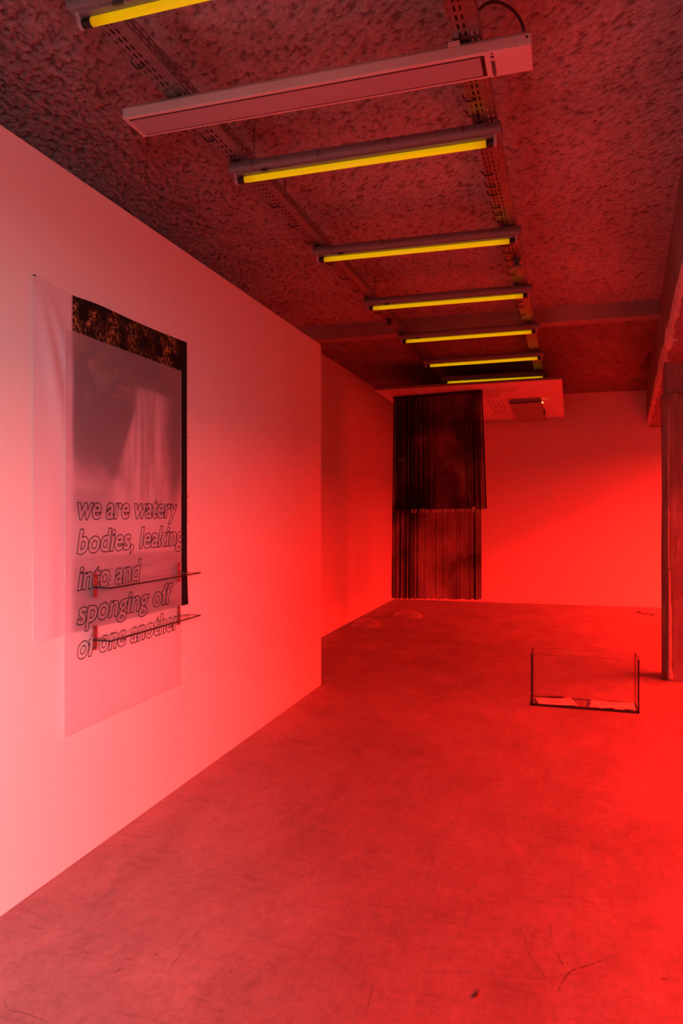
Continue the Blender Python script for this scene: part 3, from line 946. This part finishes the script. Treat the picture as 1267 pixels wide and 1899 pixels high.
cA, PA = curtain('voile_curtain', 0.012, zl, zr, 0.012, 0.050, 5, 'long dark pleated voile curtain reading "as the waters recall"', -0.02)
cB, PB = curtain('voile_curtain_short', 0.012, z2l, z2r, 0.055, -0.02, 12, 'shorter dark voile hanging behind the long curtain, ending halfway down')
# header rail
MB().prism(cl + cn * 0.02 - Vector((0, 0, 0.001)), crr + cn * 0.02 - Vector((0, 0, 0.001)), [(-.05, -.022), (.05, -.022), (.05, 0), (-.05, 0)]).build('curtain_rail', M['black'], cA)

def curtain_text(s, ua, ub, zb, hgt, mat, P, cur, dz=0.0, lift=0.006, shear=0.25, tilt=0.0):
    me, v = text_mesh(s, 0, 0.006, shear, 0.0, True)
    x0, x1 = v[:, 0].min(), v[:, 0].max()
    u = ua + (v[:, 0] - x0) / (x1 - x0) * (ub - ua)
    z = zb + v[:, 1] * hgt + tilt * (u - ua)
    nv, nu = P.shape[:2]
    zc = P[:, nu // 2, 2]; jj = np.clip(np.interp(-z, -zc, np.arange(nv)), 0, nv - 1.001)
    ii = np.clip(u * (nu - 1), 0, nu - 1.001)
    j0 = jj.astype(int); i0 = ii.astype(int); fj = (jj - j0)[:, None]; fi = (ii - i0)[:, None]
    Q = (P[j0, i0] * (1 - fi) + P[j0, i0 + 1] * fi) * (1 - fj) + (P[j0 + 1, i0] * (1 - fi) + P[j0 + 1, i0 + 1] * fi) * fj
    i9 = P[j0, 0] * (1 - u)[:, None] + P[j0, -1] * u[:, None]
    Q = 0.45 * Q + 0.55 * i9
    Q[:, 2] = z
    Q = Q + np.array(cn)[None, :] * lift
    me.vertices.foreach_set('co', (Q - np.array(world_loc(cur))).reshape(-1)); me.update()
    me.materials.clear(); me.materials.append(mat)
    o = bpy.data.objects.new('lettering', me); C.objects.link(o); o.parent = cur
curtain_text('as the waters recall', 0.225, 0.945, 1.5 - 4.0 * 9 / FPX, 0.096, M['pale'], PA, cA, lift=0.036, tilt=0.012)
for w_, ua_, ub_ in (('rv', .07, .12), ('i', .145, .15), ('v', .26, .29), ('n', .36, .385), ('ll', .52, .56), ('iaw', .61, .735), ('lll', .78, .85)):
    curtain_text(w_, ua_, ub_, 1.5 + 95 * 9 / FPX + 0.02 * ua_, 0.080, M['faint'], PA, cA, lift=0.036, shear=-0.2, tilt=0.02)

# ================================================================== THINGS ON THE FLOOR
# open glass tank
tx0, tx1, ty0, ty1, thh = -0.228, 0.548, 5.748, 6.030, 0.395
tk = empty('glass_tank', ((tx0 + tx1) / 2, (ty0 + ty1) / 2, 0), 'open rectangular glass tank with dark edges on the concrete floor', 'glass tank')
g = 0.006; z0 = 0.001
MB().box(tx0 + g, tx1 - g, ty0 + g, ty1 - g, z0, z0 + g).build('bottom_pane', M['glass'], tk)
MB().box(tx0 + g, tx1 - g, ty0, ty0 + g, z0 + .002, thh).build('front_pane', M['glass'], tk)
MB().box(tx0 + g, tx1 - g, ty1 - g, ty1, z0 + .002, thh).build('rear_pane', M['glass'], tk)
for x in (tx0, tx1 - g):
    MB().box(x, x + g, ty0 + g, ty1 - g, z0, thh).build('side_pane', M['glass'], tk)
e = 0.0012
for x in (tx0, tx1):
    s = 1 if x == tx0 else -1
    MB().box(x - e, x + s * g * 2.0, ty0 - e, ty0 + g * 1.2, z0, thh).build('corner_seam', M['edge'], tk)
    MB().box(x - e, x + s * g * 1.3, ty1 - g * 1.2, ty1 + e, z0, thh).build('corner_seam', M['edge'], tk)
    MB().box(x, x + s * g * .9, ty0, ty1, thh, thh + e).build('top_edge', M['edge'], tk)
for y, nm in ((ty0, 0), (ty1 - g, 1)):
    MB().box(tx0 + g, tx1 - g, y + .001, y + 0.0052, thh, thh + 0.0012).build('top_edge', M['edge2'], tk)
MB().box(tx0, tx1, ty0 - e, ty0 + g, z0, z0 + 0.016).build('bottom_seam', M['edge'], tk)
MB().box(tx0, tx1, ty1 - g * .8, ty1 + e, z0, z0 + 0.007).build('bottom_seam', M['edge'], tk)
for x in (tx0, tx1 - g * .8):
    MB().box(x, x + g * .8, ty0, ty1, z0, z0 + 0.006).build('bottom_seam', M['edge2'], tk)

# paper sheets inside
def mk_paper(name, seed):
    t = NT(name); v = t.coord()
    n = t.noise(v, 9 + seed, 5, 0.6, 0.5)
    t.link(t.ramp(n, [(0.30, (0.16, 0.14, 0.14)), (0.38, (0.55, 0.53, 0.51)), (0.55, (0.78, 0.76, 0.74))]), t.b.inputs['Base Color'])
    t.set(Roughness=0.8); return t.m
def sheet(name, corners, mat, label, lift, curl, torn=False):
    q = [onz(px, py, 0.012) for px, py in corners]
    n = 22; P = np.zeros((n, n, 3))
    for i in range(n):
        for j in range(n):
            s, t = j / (n - 1), i / (n - 1)
            p = (q[0] * (1 - s) + q[1] * s) * (1 - t) + (q[3] * (1 - s) + q[2] * s) * t
            if torn and t > .9: p = p + (q[0] - q[3]) * (0.06 * math.sin(s * 17) + 0.05 * math.sin(s * 41)) * (t - .9) * 10
            P[i, j] = (p.x, p.y, 0.0095 + lift * s * (1 - s) + curl * (abs(s - .5) * 2) ** 3 * (1 - t) + 0.0015 * math.sin(s * 9 + t * 5))
    o = big_grid(name, P[::-1], mat, True)
    md = o.modifiers.new('thickness', 'SOLIDIFY'); md.thickness = 0.0006
    tag(o, label, 'paper')
sheet('paper_sheet', [(991, 1294), (1058, 1294.5), (1071, 1307.5), (999, 1306)], mk_paper('stained paper', 0), 'stained paper sheet in the left half of the glass tank', 0.004, 0.006)
sheet('paper_sheet', [(1095, 1298), (1176, 1304), (1178, 1316), (1090, 1311)], mk_paper('torn paper', 2.5), 'torn paper sheet in the tank, on the side nearer the column', 0.004, 0.005, True)
# small dark clump lying in the tank by the rear pane
p = onz(1030, 1293.5, 0.012)
b = MB()
for k in range(26):
    a_ = random.uniform(0, 6.28); r = random.uniform(0, .042)
    c = Vector((p.x + math.cos(a_) * r * 1.5, p.y + math.sin(a_) * r * .45, 0.016))
    d = Vector((random.uniform(-.02, .02), random.uniform(-.008, .008), random.uniform(0, .004)))
    b.tube([c - d, c + Vector((0, 0, .004)), c + d], 0.0022, 5)
tag(b.build('dried_plant_scrap', M['scuff']), 'small dark dried scrap beside the stained paper in the tank', 'plant scrap')

# clear domes
def mk_dome():
    t = NT('clear resin dome'); v = t.coord()
    t.link(t.ramp(t.noise(v, 4, 3), [(0.3, (0.93, 0.93, 0.93)), (0.7, (0.97, 0.97, 0.97))]), t.b.inputs['Base Color'])
    t.set(Roughness=0.04, IOR=1.45); t.b.inputs['Transmission Weight'].default_value = 0.0
    tr = t.add('ShaderNodeBsdfTransparent'); tr.inputs[0].default_value = (0.97, 0.965, 0.965, 1)
    gl = t.add('ShaderNodeBsdfGlossy'); gl.inputs['Roughness'].default_value = 0.22
    df = t.add('ShaderNodeBsdfDiffuse'); df.inputs[0].default_value = (0.72, 0.70, 0.70, 1)
    fr = t.add('ShaderNodeFresnel'); fr.inputs[0].default_value = 1.9
    geo = t.add('ShaderNodeNewGeometry'); fs = t.add('ShaderNodeMath', operation='SUBTRACT'); fs.inputs[0].default_value = 1.0
    t.link(geo.outputs['Backfacing'], fs.inputs[1]); fm = t.add('ShaderNodeMath', operation='MULTIPLY')
    t.link(fr.outputs[0], fm.inputs[0]); t.link(fs.outputs[0], fm.inputs[1])
    m1 = t.add('ShaderNodeMixShader'); t.link(fm.outputs[0], m1.inputs[0]); t.link(tr.outputs[0], m1.inputs[1]); t.link(gl.outputs[0], m1.inputs[2])
    m2 = t.add('ShaderNodeMixShader'); m2.inputs[0].default_value = 0.17
    t.link(m1.outputs[0], m2.inputs[1]); t.link(df.outputs[0], m2.inputs[2]); t.link(m2.outputs[0], t.out.inputs[0])
    return t.m
MD = mk_dome()
def dome(pa, pb, hgt, label):
    a_, b_ = onz(*pa, 0), onz(*pb, 0); c = (a_ + b_) / 2; R = (b_ - a_).length / 2
    mb = MB(); nr, ns = 14, 40
    prof = [(R * 1.0, 0.001), (R * .985, 0.006)] + [(R * .975 * math.cos(t), 0.006 + hgt * math.sin(t) ** 1.15) for t in np.linspace(0.08, math.pi / 2 - 0.03, nr)]
    for (r, z) in prof:
        for k in range(ns):
            an = 2 * math.pi * k / ns; mb.v.append((c.x + r * math.cos(an), c.y + r * math.sin(an), z))
    for i in range(len(prof) - 1):
        for k in range(ns):
            q = (k + 1) % ns
            mb.f.append((i * ns + k, i * ns + q, i * ns + ns + q, i * ns + ns + k))
    mb.f.append(tuple((len(prof) - 1) * ns + k for k in range(ns)))
    o = mb.build('clear_dome', MD, smooth=True)
    tag(o, label, 'dome', 'clear domes on the floor')
dome((653, 1159), (706, 1161), 0.085, 'low clear dome on the floor nearer the white partition corner')
dome((729, 1143), (784, 1145), 0.085, 'low clear dome on the floor right in front of the curtain')

# marks and scraps on the floor
def mark(pts, w, mat, z=0.0006):
    P3 = [onz(x, y, 0) for x, y in pts]
    # smooth the path
    Q = []
    for i in range(len(P3) - 1):
        a_, b_ = P3[max(i - 1, 0)], P3[i]; c, d = P3[i + 1], P3[min(i + 2, len(P3) - 1)]
        for t in np.linspace(0, 1, 8, endpoint=False):
            Q.append(0.5 * ((2 * b_) + (c - a_) * t + (2 * a_ - 5 * b_ + 4 * c - d) * t * t + (3 * b_ - a_ - 3 * c + d) * t ** 3))
    Q.append(P3[-1])
    G = []
    for i, p in enumerate(Q):
        t = (Q[min(i + 1, len(Q) - 1)] - Q[max(i - 1, 0)]); s = Vector((-t.y, t.x, 0)).normalized()
        ww = w * (0.35 + 0.9 * random.random()) * min(1, 0.15 + 4 * min(i, len(Q) - 1 - i) / len(Q))
        G.append([tuple(p + s * ww + Vector((0, 0, z))), tuple(p - s * ww + Vector((0, 0, z)))])
    MB().grid(np.array(G)).build('scuff_mark', mat, floor_o)
za = lambda l: [(640 + x * .4949, 1290 + y * .4949) for x, y in l]
zb_ = lambda l: [(x * .505, 1400 + y * .505) for x, y in l]
mark(za([(235, 920), (300, 860), (380, 822), (480, 788), (600, 765), (700, 755), (780, 752), (880, 755), (935, 760)]), 0.0011, M['scuff2'])
mark(za([(797, 1110), (820, 1065), (850, 1030), (910, 1012), (960, 993), (1028, 967)]), 0.0019, M['scuff'])
mark(za([(625, 870), (665, 895), (685, 960), (720, 1020), (760, 1070), (790, 1100)]), 0.0010, M['scuff2'])
mark(za([(768, 855), (771, 880), (775, 912)]), 0.0010, M['scuff'])
mark(za([(795, 962), (806, 990), (818, 1012)]), 0.0014, M['scuff'])
mark(za([(230, 1042), (400, 1035), (560, 1045), (690, 1060), (760, 1060), (850, 1045), (1010, 1052)]), 0.0010, M['scuff2'])
mark(za([(455, 720), (490, 760), (520, 782)]), 0.0008, M['scuff2'])
mark(za([(110, 1070), (95, 1130), (75, 1205)]), 0.0010, M['scuff2'])
mark(za([(1020, 1140), (1050, 1128), (1090, 1130)]), 0.0010, M['scuff2'])
mark(zb_([(15, 890), (30, 935), (90, 948), (180, 985)]), 0.0010, M['scuff2'])
mark(zb_([(605, 805), (690, 700), (755, 615)]), 0.0007, M['scuff2'])
mark(zb_([(70, 560), (130, 585), (175, 615)]), 0.0008, M['scuff2'])
mark(zb_([(420, 802), (435, 790), (447, 780)]), 0.0016, M['scuff'])
mark(zb_([(450, 752), (500, 748)]), 0.0012, M['scuff2'])
mark(zb_([(566, 733), (582, 735)]), 0.0026, M['scuff'])
mark(zb_([(745, 168), (768, 171)]), 0.0022, M['scuff'])
mark(zb_([(700, 888), (760, 905), (830, 908)]), 0.0008, M['scuff2'])
mark(zb_([(1140, 440), (1155, 428)]), 0.0022, M['scuff'])

b = MB()
for pts in ([(878, 1849), (881, 1846), (884, 1848)], [(884, 1846), (886, 1840), (888, 1834)], [(880, 1846), (883, 1842), (887, 1845)]):
    b.tube([onz(x, y, 0.004 + 0.004 * (i % 2)) for i, (x, y) in enumerate(pts)], [0.0022, 0.003, 0.0012], 6)
tag(b.build('twig_scrap', M['scuff']), 'tiny black curled scrap on the floor at the bottom of the picture', 'scrap')
b = MB()
for k in range(34):
    t = random.random(); px = 1183 + 32 * t + random.gauss(0, 3); py = 1135 + 7 * t + random.gauss(0, 1.2)
    p = onz(px, py, 0); s = random.uniform(.004, .013)
    b.box(p.x - s, p.x + s, p.y - s, p.y + s, 0.0005, s * .7)
o = b.build('crumbs', M['scuff']); tag(o, 'scatter of dark crumbs on the floor by the back wall', 'crumbs', kind='stuff')
